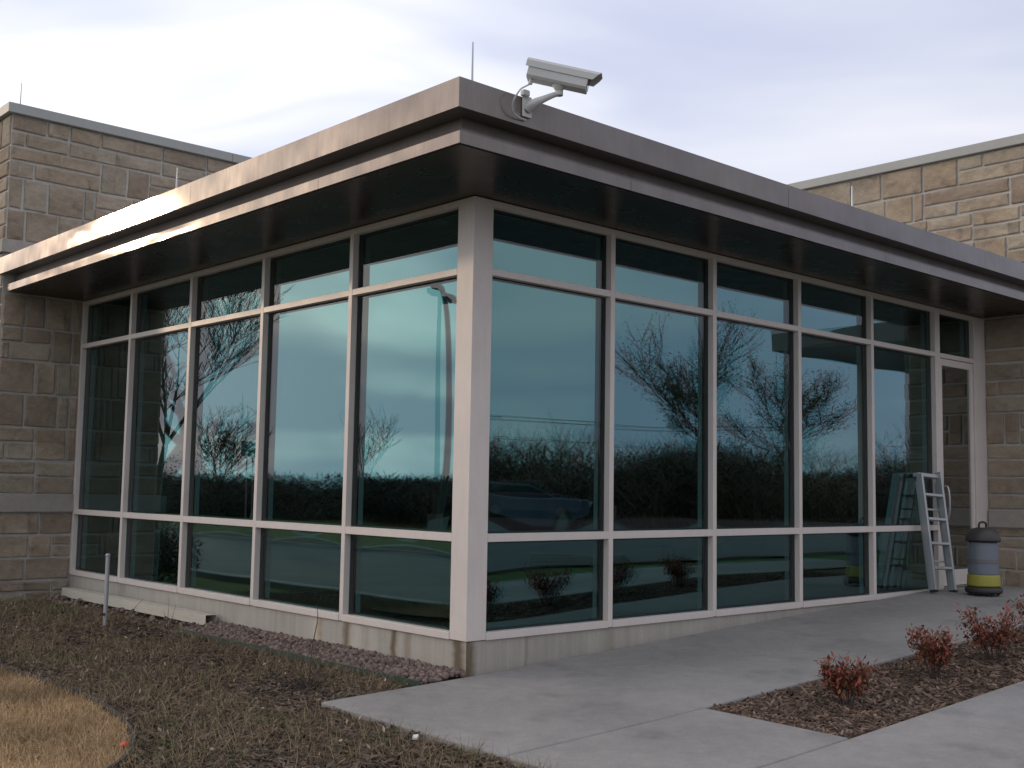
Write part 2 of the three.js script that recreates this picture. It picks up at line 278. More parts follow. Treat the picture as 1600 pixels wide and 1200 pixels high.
// ---------------------------------------------------------------- glass pavilion
const pav = thing('glass_pavilion', 'low glass-walled corner pavilion with bronze metal eaves and cream frames', 'building');
const HS = 0.494, HL = 1.2106, HU = 3.286, HH = 3.833, SOF = 3.862, F = 0.055;   // glass bottom, lower rail, upper rail, head
const Lz = [1.6685, 3.1808, 4.6949, 6.1982, 7.6242], Rx = [1.595, 3.0253, 4.4484, 5.8803, 7.378, 8.3745], PW = 0.1986;
const D = 0.12, GO = 0.058, GI = 0.092;                                  // frame depth, outer lite, inner lite behind the frame face
// left side works in (s along -Z, depth along +X); right side in (s along +X, depth along -Z)
const onLeft = (s0, s1, y0, y1, d0, d1, r) => rbox(d0, d1, y0, y1, -s1, -s0, r), onRight = (s0, s1, y0, y1, d0, d1, r) => rbox(s0, s1, y0, y1, -d1, -d0, r);
part('corner_post', rbox(0, PW, HS - F, SOF - 0.004, -PW, 0, 0.004), M.frame, pav, 'wide square cream corner post');
const paneRand = rng32(77);
function paneGeo(side, s0, s1, y0, y1, depth, sagA, sagB, wave) {        // slightly bowed sheet
  const nx = 20, ny = 24, P = [], U = [], I = [], p1 = paneRand() * 6, p2 = paneRand() * 6, p3 = paneRand() * 6;
  for (let j = 0; j <= ny; j++) for (let i = 0; i <= nx; i++) {
    const a = i / nx, b = j / ny, s = mix(s0, s1, a), y = mix(y0, y1, b);
    const e = depth + sagA * 4 * a * (1 - a) * Math.sqrt(4 * b * (1 - b) + 0.02) + sagB * (a - 0.5) + wave * Math.sin(y * 3.1 + p1) * Math.sin(s * 4.3 + p2) + wave * 0.5 * Math.sin(y * 7.3 + p3);
    if (side) P.push(s, y, -e); else P.push(e, y, -s); U.push(s, y);
  }
  for (let j = 0; j < ny; j++) for (let i = 0; i < nx; i++) { const q = j * (nx + 1) + i; if (side) I.push(q, q + 1, q + nx + 2, q, q + nx + 2, q + nx + 1); else I.push(q, q + nx + 2, q + 1, q, q + nx + 1, q + nx + 2); }
  const g = new THREE.BufferGeometry(); g.setAttribute('position', new THREE.Float32BufferAttribute(P, 3)); g.setAttribute('uv', new THREE.Float32BufferAttribute(U, 2)); g.setIndex(I); g.computeVertexNormals(); return g;
}
function pane(side, s0, s1, y0, y1, parent = pav) {
  const k = Math.min(1, (y1 - y0) / 1.5);
  const o = part('glass_pane', paneGeo(side, s0, s1, y0, y1, GO, (paneRand() - 0.5) * 0.0012 * k, (paneRand() - 0.5) * 0.0015, 0.00010), M.paneOuter, parent);
  part('inner_glass', paneGeo(side, s0, s1, y0, y1, GI, 0.0042 * k * (0.75 + 0.5 * paneRand()), (paneRand() - 0.5) * 0.0015, 0.00015), M.paneInner, o);
  const B = side ? onRight : onLeft, q = 0.013, e = 0.002;              // dark spacer between the two lites
  part('spacer', mergeGeometries([B(s0, s0 + q, y0, y1, GO + 0.004, GI - 0.004, e), B(s1 - q, s1, y0, y1, GO + 0.004, GI - 0.004, e), B(s0 + q, s1 - q, y0, y0 + q + 0.01, GO + 0.0045, GI - 0.0045, e), B(s0 + q, s1 - q, y1 - q - 0.01, y1, GO + 0.0045, GI - 0.0045, e)]), M.gasket, o);
  return o;
}
function facade(side, stops, widths, to) {
  const B = side ? onRight : onLeft; let s = PW;
  for (let k = 0; k < stops.length; k++) {
    const hw = widths[k] / 2, a = s + 0.0005, b = stops[k] - hw - 0.0005, door = side && k === 5;
    part('head_rail', B(a, b, HH - F / 2, SOF - 0.004, 0.001, D - 0.002, 0.003), M.frame, pav);
    part('rail', B(a, b, HU - F / 2, HU + F / 2, 0.001, D - 0.002, 0.003), M.frame, pav);
    pane(side, a, b, HU + F / 2 - 0.01, HH - F / 2 + 0.01);
    if (!door) {
      part('rail', B(a, b, HL - F / 2 - 0.004, HL + F / 2 + 0.004, 0.001, D - 0.002, 0.003), M.frame, pav);
      part('sill', B(a, b, HS - F - 0.004, HS, -0.006, D - 0.002, 0.005), M.frame, pav);
      pane(side, a, b, HL + F / 2 - 0.006, HU - F / 2 + 0.01);
      pane(side, a, b, HS - 0.01, HL - F / 2 + 0.006);
    } else {
      const d = part('door', B(a + 0.006, a + 0.075, 0.515, HU - F / 2 - 0.006, 0.018, 0.068, 0.004), M.frame, pav, 'narrow framed glass door');
      part('stile', B(b - 0.075, b - 0.006, 0.515, HU - F / 2 - 0.006, 0.018, 0.068, 0.004), M.frame, d);
      part('top_rail', B(a + 0.0755, b - 0.0755, HU - F / 2 - 0.09, HU - F / 2 - 0.006, 0.019, 0.067, 0.004), M.frame, d);
      part('bottom_rail', B(a + 0.0755, b - 0.0755, 0.515, 0.70, 0.019, 0.067, 0.004), M.frame, d);
      part('glass_pane', paneGeo(side, a + 0.07, b - 0.07, 0.69, HU - F / 2 - 0.08, 0.04, 0, 0, 0.0001), M.paneInner, d);
      const hy = 1.5, hx = a + 0.045; part('handle', tube([[hx, hy - 0.2, -0.02], [hx, hy - 0.2, 0.04], [hx, hy + 0.2, 0.04], [hx, hy + 0.2, -0.02]].map(p => p), 0.012, 24, 8), M.metal, d);
      part('threshold', B(a, b, 0.47, 0.509, -0.03, D, 0.004), M.metal, pav);
    }
    part('mullion', B(stops[k] - hw, k === stops.length - 1 ? to : stops[k] + hw, (side && k >= 4) ? 0.47 : HS - F, SOF - 0.004, 0, D, 0.003), M.frame, pav);
    s = stops[k] + hw;
  }
}
facade(false, Lz, [F, F, F, F, 0.05], 7.652);
facade(true, Rx, [F, F, F, F, 0.12, 0.10], 8.632);
// kerb wall under the frames
const stainL = streaks(201, [[5.62, 0.05, 0.75], [5.55, 0.1, 0.8, 1], [6.05, 0.06, 0.8], [6.2, 0.12, 0.75, 1], [6.42, 0.08, 0.5, 1], [6.72, 0.045, 0.85], [6.9, 0.05, 0.35], [7.53, 0.07, 1.0], [4.3, 0.05, 0.35, 1], [4.75, 0.04, 0.3, 1], [2.9, 0.05, 0.3, 1], [1.5, 0.1, 0.25]], 8);
const stainR = streaks(231, [[0.02, 0.07, 0.9], [0.62, 0.02, 0.3], [1.6, 0.05, 0.25], [3.1, 0.04, 0.25, 1]], 9);
const kerbMat = t => std({ color: lin(0.60, 0.57, 0.52), roughness: 0.92, map: t, bumpMap: concBump, bumpScale: 0.002 });
part('kerb_wall', prism([[0.014, -7.64], [0.014, -0.014], [0.18, -0.18], [0.18, -7.64]], -0.1, HS - F - 0.005), kerbMat(stainL), pav, 'streaked and stained concrete kerb wall');
part('kerb_wall', prism([[0.014, -0.014], [7.3, -0.014], [7.3, -0.18], [0.18, -0.18]], -0.1, HS - F - 0.005), kerbMat(stainR), pav);
// eaves
const OV = 1.024, FT = 4.2793, FB = 4.0787;
function eaves(side, from, to, d, y0, y1, name, amp, seed) {             // vertical metal face, offset d behind the eaves line, mitred at the corner when from is null
  const nx = Math.max(6, Math.round((to - (from ?? -OV)) * 14)), ny = 6, P = [], U = [], I = [], off = OV - d;
  const s0 = from === null ? -off : from + 0.002, th = 0.02;
  const pt = (s, y, o) => side ? [s, y, o] : [-o, y, -s];
  const add = (o, flip) => {
    const base = P.length / 3;
    for (let j = 0; j <= ny; j++) for (let i = 0; i <= nx; i++) {
      const s = mix(s0, to - 0.002, i / nx), v = j / ny, y = mix(y0, y1, v), e = Math.min(1, 6 * Math.min(i / nx, 1 - i / nx));
      const w = amp * e * ((fbm(s * 1.6 + 3, seed, seed, 2) - 0.5) * 2.2 * Math.sin(v * Math.PI) + (fbm(s * 3.3, v * 1.2, seed + 3, 2) - 0.5));
      P.push(...pt(s, y, o + w)); U.push(s, y);
    }
    for (let j = 0; j < ny; j++) for (let i = 0; i < nx; i++) { const q = base + j * (nx + 1) + i; if (flip) I.push(q, q + nx + 2, q + 1, q, q + nx + 1, q + nx + 2); else I.push(q, q + 1, q + nx + 2, q, q + nx + 2, q + nx + 1); }
  };
  add(off, !side);
  const g = new THREE.BufferGeometry(); g.setAttribute('position', new THREE.Float32BufferAttribute(P, 3)); g.setAttribute('uv', new THREE.Float32BufferAttribute(U, 2)); g.setIndex(I); g.computeVertexNormals();
  // returns at the top and the bottom, and the joint's turned edge
  const Q = [], QU = [], quad = (a, b, c, e) => { for (const p of [a, b, c, a, c, e]) { Q.push(...p); QU.push(p[0] + p[2], p[1]); } }, i0 = from === null ? -(off - th) : s0, t1 = to - 0.002;
  for (const y of [y0, y1]) quad(pt(s0, y, off), pt(t1, y, off), pt(t1, y, off - th), pt(i0, y, off - th));
  quad(pt(t1, y0, off), pt(t1, y1, off), pt(t1, y1, off - th), pt(t1, y0, off - th));
  const gg = mergeGeometries([g.toNonIndexed(), fromTris(Q, QU)]);
  return part(name, gg, M.fascia, pav);
}
const cuts = [null, 2.73, 6.475];
cuts.forEach((c, i) => { eaves(false, c, cuts[i + 1] ?? 9.6, 0, FB, FT, 'fascia_panel', 0.0036, 301 + i * 7); eaves(true, c, cuts[i + 1] ?? 8.585, 0, FB, FT, 'fascia_panel', 0.0016, 331 + i * 7); });
const cuts2 = [null, 0.75, 4.5];
cuts2.forEach((c, i) => { eaves(false, c, cuts2[i + 1] ?? 7.60, 0.075, SOF + 0.006, 3.952, 'drip_fascia', 0.0018, 361 + i * 7); eaves(true, c, cuts2[i + 1] ?? 8.585, 0.075, SOF + 0.006, 3.952, 'drip_fascia', 0.0012, 391 + i * 7); });
const hip = (o1, o2, y, L, R) => [[[-o1, o1], [-o1, L], [-o2, L], [-o2, o2]], [[-o1, o1], [R, o1], [R, o2], [-o2, o2]]];
for (const f of hip(OV - 0.022, OV - 0.24, 0, -7.60, 8.585)) part('eave_return', prism(f, FB + 0.004, FB + 0.02), M.fascia, pav);
for (const f of hip(OV - 0.17, OV - 0.21, 0, -7.60, 8.585)) part('recess_face', prism(f, 3.93, FB + 0.003), M.fascia, pav);
for (const f of hip(OV - 0.097, OV - 0.168, 0, -7.60, 8.585)) part('drip_ledge', prism(f, 3.93, 3.945), M.fascia, pav);
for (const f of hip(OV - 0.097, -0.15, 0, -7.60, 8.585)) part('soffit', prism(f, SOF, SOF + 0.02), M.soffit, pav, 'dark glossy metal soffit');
part('roof_deck', box(-OV + 0.022, 8.58, FB + 0.03, FT - 0.012, -7.60, OV - 0.022), M.roof, pav);

// ---------------------------------------------------------------- things on the eaves
function rod(x, y, z, h, label) {
  const t = thing('lightning_rod', label, 'lightning rod', [x, y, z], 'lightning rods on the roof edges');
  part('base', new THREE.CylinderGeometry(0.03, 0.045, 0.03, 12).translate(0, 0.013, 0), M.metal, t);
  part('rod', new THREE.CylinderGeometry(0.006, 0.010, h - 0.028, 8).translate(0, 0.028 + (h - 0.028) / 2, 0), M.metal, t);
}
rod(-0.727, FT - 0.0125, 0.8, 0.39, 'thin metal lightning rod on the roof corner beside the security camera');
rod(-0.8, FT - 0.0125, -3.478, 0.34, 'thin pale lightning rod on the left eaves before the stone wing');
rod(4.147, FT - 0.0125, 0.8, 0.32, 'short pale lightning rod on the right eaves');
rod(-0.818, 6.204, -7.9, 0.37, 'thin metal lightning rod on the left stone wing coping');
{
  const white = std({ color: lin(0.62, 0.61, 0.58), roughness: 0.42, map: paintTex }), dark = std({ color: lin(0.02, 0.02, 0.025), roughness: 0.15 }), grey = std({ color: lin(0.5, 0.49, 0.47), roughness: 0.5 });
  const t = thing('security_camera', 'cream box security camera on a bracket at the roof corner', 'security camera', [-0.425, 4.215, OV + 0.001]);
  // bracket: wall plate and a swan arm (frame of the eaves: x along the wall, z outwards)
  part('mounting_plate', new RoundedBoxGeometry(0.085, 0.15, 0.016, 2, 0.007).translate(0, 0, 0.008), white, t);
  const head = V(0.155, 0.145, 0.165);
  const armCurve = new THREE.CatmullRomCurve3([V(0, -0.02, 0.012), V(0.012, 0.012, 0.055), V(0.07, 0.05, 0.10), V(0.125, 0.082, 0.145), V(0.155, 0.094, 0.165)]);
  const arm = new THREE.TubeGeometry(armCurve, 24, 0.021, 10), ap = arm.attributes.position;   // thick at the wall, slim at the head
  for (let i = 0; i <= 24; i++) { const c = armCurve.getPoint(i / 24), k = mix(1.55, 0.85, fade(i / 24)); for (let j = 0; j <= 10; j++) { const q = i * 11 + j; ap.setXYZ(q, c.x + (ap.getX(q) - c.x) * k, c.y + (ap.getY(q) - c.y) * k, c.z + (ap.getZ(q) - c.z) * k); } }
  arm.computeVertexNormals(); part('bracket_arm', arm, white, t);
  part('conduit_cap', new RoundedBoxGeometry(0.06, 0.045, 0.045, 2, 0.012).translate(-0.03, 0.085, 0.022), grey, t);
  part('swivel', mergeGeometries([new THREE.CylinderGeometry(0.028, 0.028, 0.03, 16).translate(head.x, head.y - 0.05, head.z), new THREE.CylinderGeometry(0.05, 0.026, 0.04, 16).translate(head.x, head.y - 0.012, head.z)]), white, t);
  // housing: long axis local X, front at +X
  const yaw = 0.86, pitch = -0.245, hg = new THREE.Group();
  const place = g => { g.scale(1.1, 1.08, 1.08); g.rotateZ(pitch); g.rotateY(-yaw); g.translate(head.x + 0.0, head.y + 0.062, head.z); return g; };
  const ex = (shape, len, bev) => { const g = new THREE.ExtrudeGeometry(shape, { depth: len - 2 * bev, bevelEnabled: true, bevelSize: bev, bevelThickness: bev, bevelSegments: 2, curveSegments: 8 }); g.translate(0, 0, -len / 2 + bev); g.rotateY(Math.PI / 2); return g; };
  const s = new THREE.Shape(); s.moveTo(-0.046, -0.05); s.lineTo(0.046, -0.05); s.lineTo(0.056, -0.038); s.lineTo(0.056, 0.03); s.quadraticCurveTo(0.056, 0.048, 0.038, 0.048); s.lineTo(-0.038, 0.048); s.quadraticCurveTo(-0.056, 0.048, -0.056, 0.03); s.lineTo(-0.056, -0.038); s.closePath();
  const housing = part('housing', place(ex(s, 0.385, 0.004).translate(-0.005, 0, 0)), white, t);
  part('lens_window', place(new THREE.BoxGeometry(0.004, 0.07, 0.08).translate(0.189, 0, 0)), dark, housing);
  part('cable_gland', place(new THREE.CylinderGeometry(0.012, 0.014, 0.04, 10).translate(-0.165, -0.068, 0.02)), white, housing);
  // sun shield: folded sheet over the top, its front ends cut back below
  const o = [[-0.066, 0.012], [-0.066, 0.052], [-0.05, 0.072], [0.05, 0.072], [0.066, 0.052], [0.066, 0.012]], P = [];
  const front = y => 0.215 + 0.045 * (y - 0.012) / 0.06, sh = (k, inn, end) => { const [z, y] = o[k], q = inn ? 0.958 : 1; return [end ? front(y) : -0.215, y === 0.012 ? y : y * (inn ? 0.962 : 1), z * q]; };
  const quad = (a, b, c, d) => P.push(...a, ...b, ...c, ...a, ...c, ...d);
  for (let k = 0; k < 5; k++) { quad(sh(k, 0, 0), sh(k, 0, 1), sh(k + 1, 0, 1), sh(k + 1, 0, 0)); quad(sh(k, 1, 0), sh(k + 1, 1, 0), sh(k + 1, 1, 1), sh(k, 1, 1)); for (const e of [0, 1]) quad(sh(k, 0, e), sh(k + 1, 0, e), sh(k + 1, 1, e), sh(k, 1, e)); }
  for (const k of [0, 5]) quad(sh(k, 0, 0), sh(k, 0, 1), sh(k, 1, 1), sh(k, 1, 0));
  const shg = fromTris(P); shg.setAttribute('uv', new THREE.Float32BufferAttribute(new Array(P.length / 3 * 2).fill(0.1), 2));
  part('sun_shield', place(shg), white, t);
  const gl = V(-0.1815, -0.095, 0.0216).applyAxisAngle(V(0, 0, 1), pitch).applyAxisAngle(V(0, 1, 0), -yaw).add(V(head.x, head.y + 0.062, head.z));
  part('cable', tube([[gl.x, gl.y, gl.z], [gl.x - 0.06, gl.y - 0.035, gl.z + 0.02], [-0.15, 0.055, 0.09], [-0.175, -0.03, 0.055], [-0.15, -0.08, 0.035], [-0.10, -0.095, 0.025], [-0.01, -0.098, 0.01]], 0.006, 30, 6), grey, t);
}
// ---------------------------------------------------------------- things on the ground beside the building
{
  const cream = std({ color: lin(0.60, 0.56, 0.46), roughness: 0.5, map: paintTex }), t = thing('fallen_downspout', 'cream metal downspout lying on the ground along the glass wall', 'downspout', [-0.11, 0.198, -5.6]);
  const s = new THREE.Shape(); s.moveTo(-0.06, 0); s.lineTo(0.06, 0); s.lineTo(0.06, 0.10); s.lineTo(-0.06, 0.10); s.closePath();
  const h = new THREE.Path(); h.moveTo(-0.057, 0.003); h.lineTo(-0.057, 0.097); h.lineTo(0.057, 0.097); h.lineTo(0.057, 0.003); h.closePath(); s.holes.push(h);
  const g = new THREE.ExtrudeGeometry(s, { depth: 3.6, bevelEnabled: false }); g.translate(0, 0, -1.78); g.rotateY(0.008); part('spout_body', g, cream, t);
  for (const x of [-0.0625, 0.0605]) part('rib', box(x, x + 0.002, 0.045, 0.055, -1.7, 1.7).rotateY(0.008), cream, t);
}
{
  const t = thing('standpipe', 'thin grey metal pipe standing in the mulch before the downspout', 'pipe', [-0.80, 0.13, -4.64]);
  const top = V(0.02, 0.72, -0.05); part('pipe', cone(V(0, -0.1, 0), top, 0.021, 0.021, 14), M.galv, t);
  part('cap', new THREE.SphereGeometry(0.026, 12, 8).scale(1, 0.8, 1).translate(top.x, top.y, top.z), M.galv, t);
  part('valve', mergeGeometries([new THREE.CylinderGeometry(0.014, 0.014, 0.05, 10).rotateZ(Math.PI / 2).translate(-0.03, 0.14, 0), new THREE.CylinderGeometry(0.02, 0.02, 0.02, 10).translate(-0.05, 0.15, 0)]), std({ color: lin(0.1, 0.07, 0.05), roughness: 0.6 }), t);
}
{
  const green = std({ color: lin(0.025, 0.05, 0.035), roughness: 0.55 }), black = std({ color: lin(0.02, 0.022, 0.022), roughness: 0.6 });
  const strip = (pts, h, th) => { const P = [], n = pts.length; for (let i = 0; i < n - 1; i++) { const [ax, az] = pts[i], [bx, bz] = pts[i + 1], dx = bx - ax, dz = bz - az, l = Math.hypot(dx, dz), nx = -dz / l * th / 2, nz = dx / l * th / 2, ya = G(ax, az) + h + 0.008 * (vnoise(i * 0.6, 3, 5) - 0.5), yb = G(bx, bz) + h + 0.008 * (vnoise((i + 1) * 0.6, 3, 5) - 0.5), A = [ax + nx, ya, az + nz], B = [bx + nx, yb, bz + nz], C = [bx - nx, yb, bz - nz], E = [ax - nx, ya, az - nz], dn = p => [p[0], p[1] - 0.14, p[2]]; const q = (a, b, c, d) => P.push(...a, ...b, ...c, ...a, ...c, ...d); q(A, B, C, E); q(A, dn(A), dn(B), B); q(E, C, dn(C), dn(E)); q(A, E, dn(E), dn(A)); q(B, dn(B), dn(C), C); } return fromTris(P); };
  const a = []; for (let i = 0; i <= 40; i++) { const z = mix(0.03, -3.7, i / 40); a.push([-0.455 - 0.01 * Math.sin(z * 1.3), z]); }
  single('bed_edging', strip(a, 0.022, 0.016), green, 'dark green edging strip between gravel and mulch', 'edging');
  const b = []; for (let i = 0; i <= 60; i++) { const p = edgeCurve.getPoint(i / 60); b.push([p.x + 0.012, p.z]); }
  single('lawn_edging', strip(b, 0.030, 0.02), black, 'black curved edging around the dry tan lawn', 'edging');
}
{
  const t = single('lawn_marker', new THREE.SphereGeometry(0.022, 14, 10).scale(1.2, 0.75, 1).rotateZ(0.4).translate(-2.775, G(-2.775, 0.3) + 0.012, 0.30), std({ color: lin(0.70, 0.03, 0.02), roughness: 0.4 }), 'small bright red plastic marker on the lawn edge', 'marker');
  const p = single('litter_scrap', boxUV(new THREE.BoxGeometry(0.062, 0.012, 0.03, 4, 1, 2)).rotateY(0.8).rotateZ(0.12).translate(-1.40, G(-1.4, 1.2) - 0.005, 1.205), std({ color: lin(0.75, 0.74, 0.72), roughness: 0.7 }), 'white scrap of litter in the mulch by the walk edge', 'litter');
}
{
  // folded stepladder leaning on the glass near the door
  const al = std({ color: lin(0.55, 0.55, 0.54), roughness: 0.42, metalness: 0.6, map: paintTex }), t = thing('stepladder', 'folded pale aluminium stepladder leaning on the glass near the door', 'ladder', [6.9, G(6.9, 0.25), 0.27]);
  t.rotation.set(-0.155, -0.10, -0.05, 'YXZ');
  for (const x of [-0.21, 0.17]) { part('rail', rbox(x, x + 0.035, 0.004, x < 0 ? 1.36 : 1.40, -0.035, 0.04, 0.004), al, t); part('rear_rail', rbox(x + 0.035, x + 0.06, 0.01, 1.28, -0.08, -0.045, 0.004), al, t); part('foot', rbox(x - 0.004, x + 0.04, 0.0, 0.03, -0.04, 0.045, 0.004), M.gasket, t); }
  for (let k = 0; k < 4; k++) part('tread', rbox(-0.173, 0.168, 0.26 + k * 0.28, 0.29 + k * 0.28, -0.035, 0.045, 0.004), al, t);
  part('top_cap', rbox(-0.20, 0.20, 1.33, 1.375, -0.085, 0.0, 0.006), al, t);
  for (const y of [0.35, 0.95]) part('rear_brace', rbox(-0.148, 0.203, y, y + 0.02, -0.075, -0.05, 0.003), al, t);
}
{
  const t = thing('drum_bin', 'small dark-lidded drum bin with pale body and yellow base by the door', 'bin', [7.02, G(7.02, 0.66), 0.68]);
  const lathe = pts => new THREE.LatheGeometry(pts.map(([r, y]) => new THREE.Vector2(r, y)), 28);
  part('caster_base', lathe([[0, 0.03], [0.19, 0.03], [0.2, 0.05], [0.2, 0.085], [0.17, 0.10], [0, 0.10]]), std({ color: lin(0.04, 0.035, 0.03), roughness: 0.6 }), t);
  part('yellow_base', lathe([[0.0, 0.10], [0.172, 0.10], [0.178, 0.12], [0.172, 0.22], [0.165, 0.235], [0, 0.235]]), std({ color: lin(0.34, 0.31, 0.05), roughness: 0.45 }), t, 'yellow lower drum');
  part('drum', lathe([[0.155, 0.235], [0.165, 0.25], [0.16, 0.58], [0.15, 0.60], [0, 0.60]]), std({ color: lin(0.17, 0.19, 0.22), roughness: 0.4 }), t, 'pale blue-grey drum');
  part('stripe', lathe([[0.167, 0.36], [0.168, 0.363], [0.167, 0.40], [0.166, 0.403]]), std({ color: lin(0.16, 0.14, 0.15), roughness: 0.5 }), t);
  part('lid', lathe([[0, 0.60], [0.185, 0.60], [0.19, 0.62], [0.18, 0.68], [0.14, 0.735], [0.06, 0.755], [0, 0.757]]), std({ color: lin(0.05, 0.045, 0.04), roughness: 0.5 }), t, 'dark domed lid');
  part('handle', tube([[-0.09, 0.73, 0], [-0.08, 0.80, 0], [0.08, 0.80, 0], [0.09, 0.73, 0]], 0.012, 16, 8), M.gasket, t);
  for (let k = 0; k < 4; k++) { const a = k * Math.PI / 2 + 0.6; part('caster', new THREE.CylinderGeometry(0.025, 0.025, 0.018, 12).rotateZ(Math.PI / 2).translate(Math.cos(a) * 0.17, 0.025, Math.sin(a) * 0.17), M.gasket, t); }
}

// ---------------------------------------------------------------- plants
function leafCloud(n, R, r, fn, size, slim = 0.42) {                                   // many small leaves spread through a volume
  const P = [];
  for (let i = 0; i < n; i++) {
    const c = fn(R), a = R() * 6.28, tl = (R() - 0.5) * 2.2, l = size * (0.6 + 0.8 * R()), w = l * slim;
    const d = V(Math.cos(a) * Math.cos(tl), Math.sin(tl), Math.sin(a) * Math.cos(tl)), s = V(-Math.sin(a), (R() - 0.5) * 0.8, Math.cos(a)).normalize();
    const A = c.clone(), B = c.clone().addScaledVector(d, l * 0.5).addScaledVector(s, w * 0.5), C = c.clone().addScaledVector(d, l), E = c.clone().addScaledVector(d, l * 0.5).addScaledVector(s, -w * 0.5);
    P.push(...A.toArray(), ...B.toArray(), ...C.toArray(), ...A.toArray(), ...C.toArray(), ...E.toArray());
  }
  return fromTris(P);
}
const leafMats = [[0.26, 0.055, 0.035], [0.20, 0.07, 0.035], [0.13, 0.085, 0.035]].map(c => std({ color: lin(...c), roughness: 0.75, side: THREE.DoubleSide }));
const barkMat = std({ color: lin(0.11, 0.085, 0.065), roughness: 0.95, map: soilTex }), stemMat = std({ color: lin(0.07, 0.055, 0.045), roughness: 0.9 });
function redShrub(x, z, h, w, seed, label, bare) {
  const R = rng32(seed), t = thing('red_shrub', label, 'shrub', [x, G(x, z) - 0.04, z], 'red shrubs in the walk bed');
  const tips = [];
  for (let k = 0; k < 13; k++) {
    const a = R() * 6.28, q = w * (0.25 + 0.75 * R()) * 0.5, hh = h * (0.65 + 0.4 * R()), m = V(Math.cos(a) * q * 0.5, hh * 0.55, Math.sin(a) * q * 0.5), e = V(Math.cos(a) * q, hh, Math.sin(a) * q);
    part('stem', mergeGeometries([cone(V(Math.cos(a) * 0.02, -0.02, Math.sin(a) * 0.02), m, 0.005, 0.0035, 5), cone(m, e, 0.0035, 0.0015, 5)]), stemMat, t);
    tips.push([m, e]);
  }
  const fn = r => { const [m, e] = tips[Math.floor(r() * tips.length)], p = m.clone().lerp(e, -0.2 + 1.2 * r()), s = w * 0.22; return p.add(V((r() - 0.5) * s, (r() - 0.5) * s * 0.7, (r() - 0.5) * s)); };
  leafMats.forEach((m, k) => part('foliage', leafCloud([520, 380, 300][k], R, 0, fn, 0.042), m, t));
}
redShrub(1.2, 2.48, 0.33, 0.38, 901, 'smallest red-leaved shrub, nearest in the walk bed');
redShrub(2.46, 2.45, 0.38, 0.46, 902, 'middle red-leaved shrub in the walk bed');
redShrub(3.42, 2.45, 0.42, 0.62, 903, 'red-brown shrub at the right edge of the photo');
redShrub(4.5, 2.45, 0.44, 0.6, 904, 'red-brown shrub beyond the right edge of the bed');
redShrub(5.7, 2.45, 0.42, 0.55, 905, 'farthest red-brown shrub along the walk bed');
function bareStem(x, z, stems, label) {
  const t = thing('bare_plant', label, 'plant', [x, bedY(x, z) - 0.01, z], 'leafless plants in the mulch');
  for (const [pts, r] of stems) { const c = new THREE.CatmullRomCurve3(pts.map(p => V(...p))), q = c.getPoints(10), gs = []; for (let i = 0; i < 10; i++) gs.push(cone(q[i], q[i + 1], r * (1 - i * 0.075), r * (1 - (i + 1) * 0.075), 5)); part('stem', mergeGeometries(gs), stemMat, t); }
  return t;
}
{
  const t = bareStem(-1.02, -0.56, [[[[0, 0, 0], [0.0, 0.14, 0.02], [0.05, 0.32, -0.03], [0.12, 0.50, -0.08], [0.13, 0.60, -0.12]], 0.007], [[[0, 0.03, 0], [-0.06, 0.12, 0.02], [-0.13, 0.20, 0.06]], 0.004], [[[0, 0.05, 0], [0.03, 0.12, 0.06], [0.03, 0.19, 0.12]], 0.004]], 'dark leafless sapling with one tall curved stem by the walk corner');
  const R = rng32(55), gs = []; for (let k = 0; k < 60; k++) { const a = R() * 6.28, l = 0.08 + 0.16 * R(), b = V((R() - 0.5) * 0.08, 0, (R() - 0.5) * 0.08); gs.push(cone(b, b.clone().add(V(Math.cos(a) * l * 0.8 - 0.05, l * (0.3 + 0.6 * R()), Math.sin(a) * l * 0.8)), 0.0022, 0.0008, 4)); }
  part('dry_twigs', mergeGeometries(gs), stemMat, t);
  bareStem(-0.82, -3.22, [[[[0, 0, 0], [-0.01, 0.2, 0.01], [0.0, 0.42, 0]], 0.004], [[[0, 0.02, 0], [0.04, 0.18, -0.03], [0.1, 0.36, -0.06]], 0.004], [[[0, 0, 0], [-0.02, 0.16, 0.0], [-0.06, 0.33, 0.02]], 0.003], [[[0.02, 0, 0.02], [0.07, 0.08, 0.05], [0.06, -0.01, 0.12]], 0.004]], 'leafless plant with thin upright stems before the end of the downspout');
  bareStem(-0.86, -4.0, [[[[0, 0, 0], [0.03, 0.14, -0.02], [0.10, 0.26, -0.06], [0.22, 0.34, -0.14]], 0.005], [[[0, 0, 0], [0.0, 0.12, 0.02], [0.03, 0.24, 0.03]], 0.004]], 'leafless plant with one arched stem just right of the grey pipe');
  bareStem(-1.05, -1.75, [[[[0, 0, 0], [-0.06, 0.10, 0.02], [-0.02, 0.20, 0.06], [0.10, 0.22, 0.14], [0.18, 0.12, 0.2], [0.19, 0.0, 0.21]], 0.004], [[[0, 0, 0], [-0.1, 0.12, 0.03], [-0.18, 0.2, 0.0]], 0.004]], 'leafless plant with a stem bent over in a hoop');
}
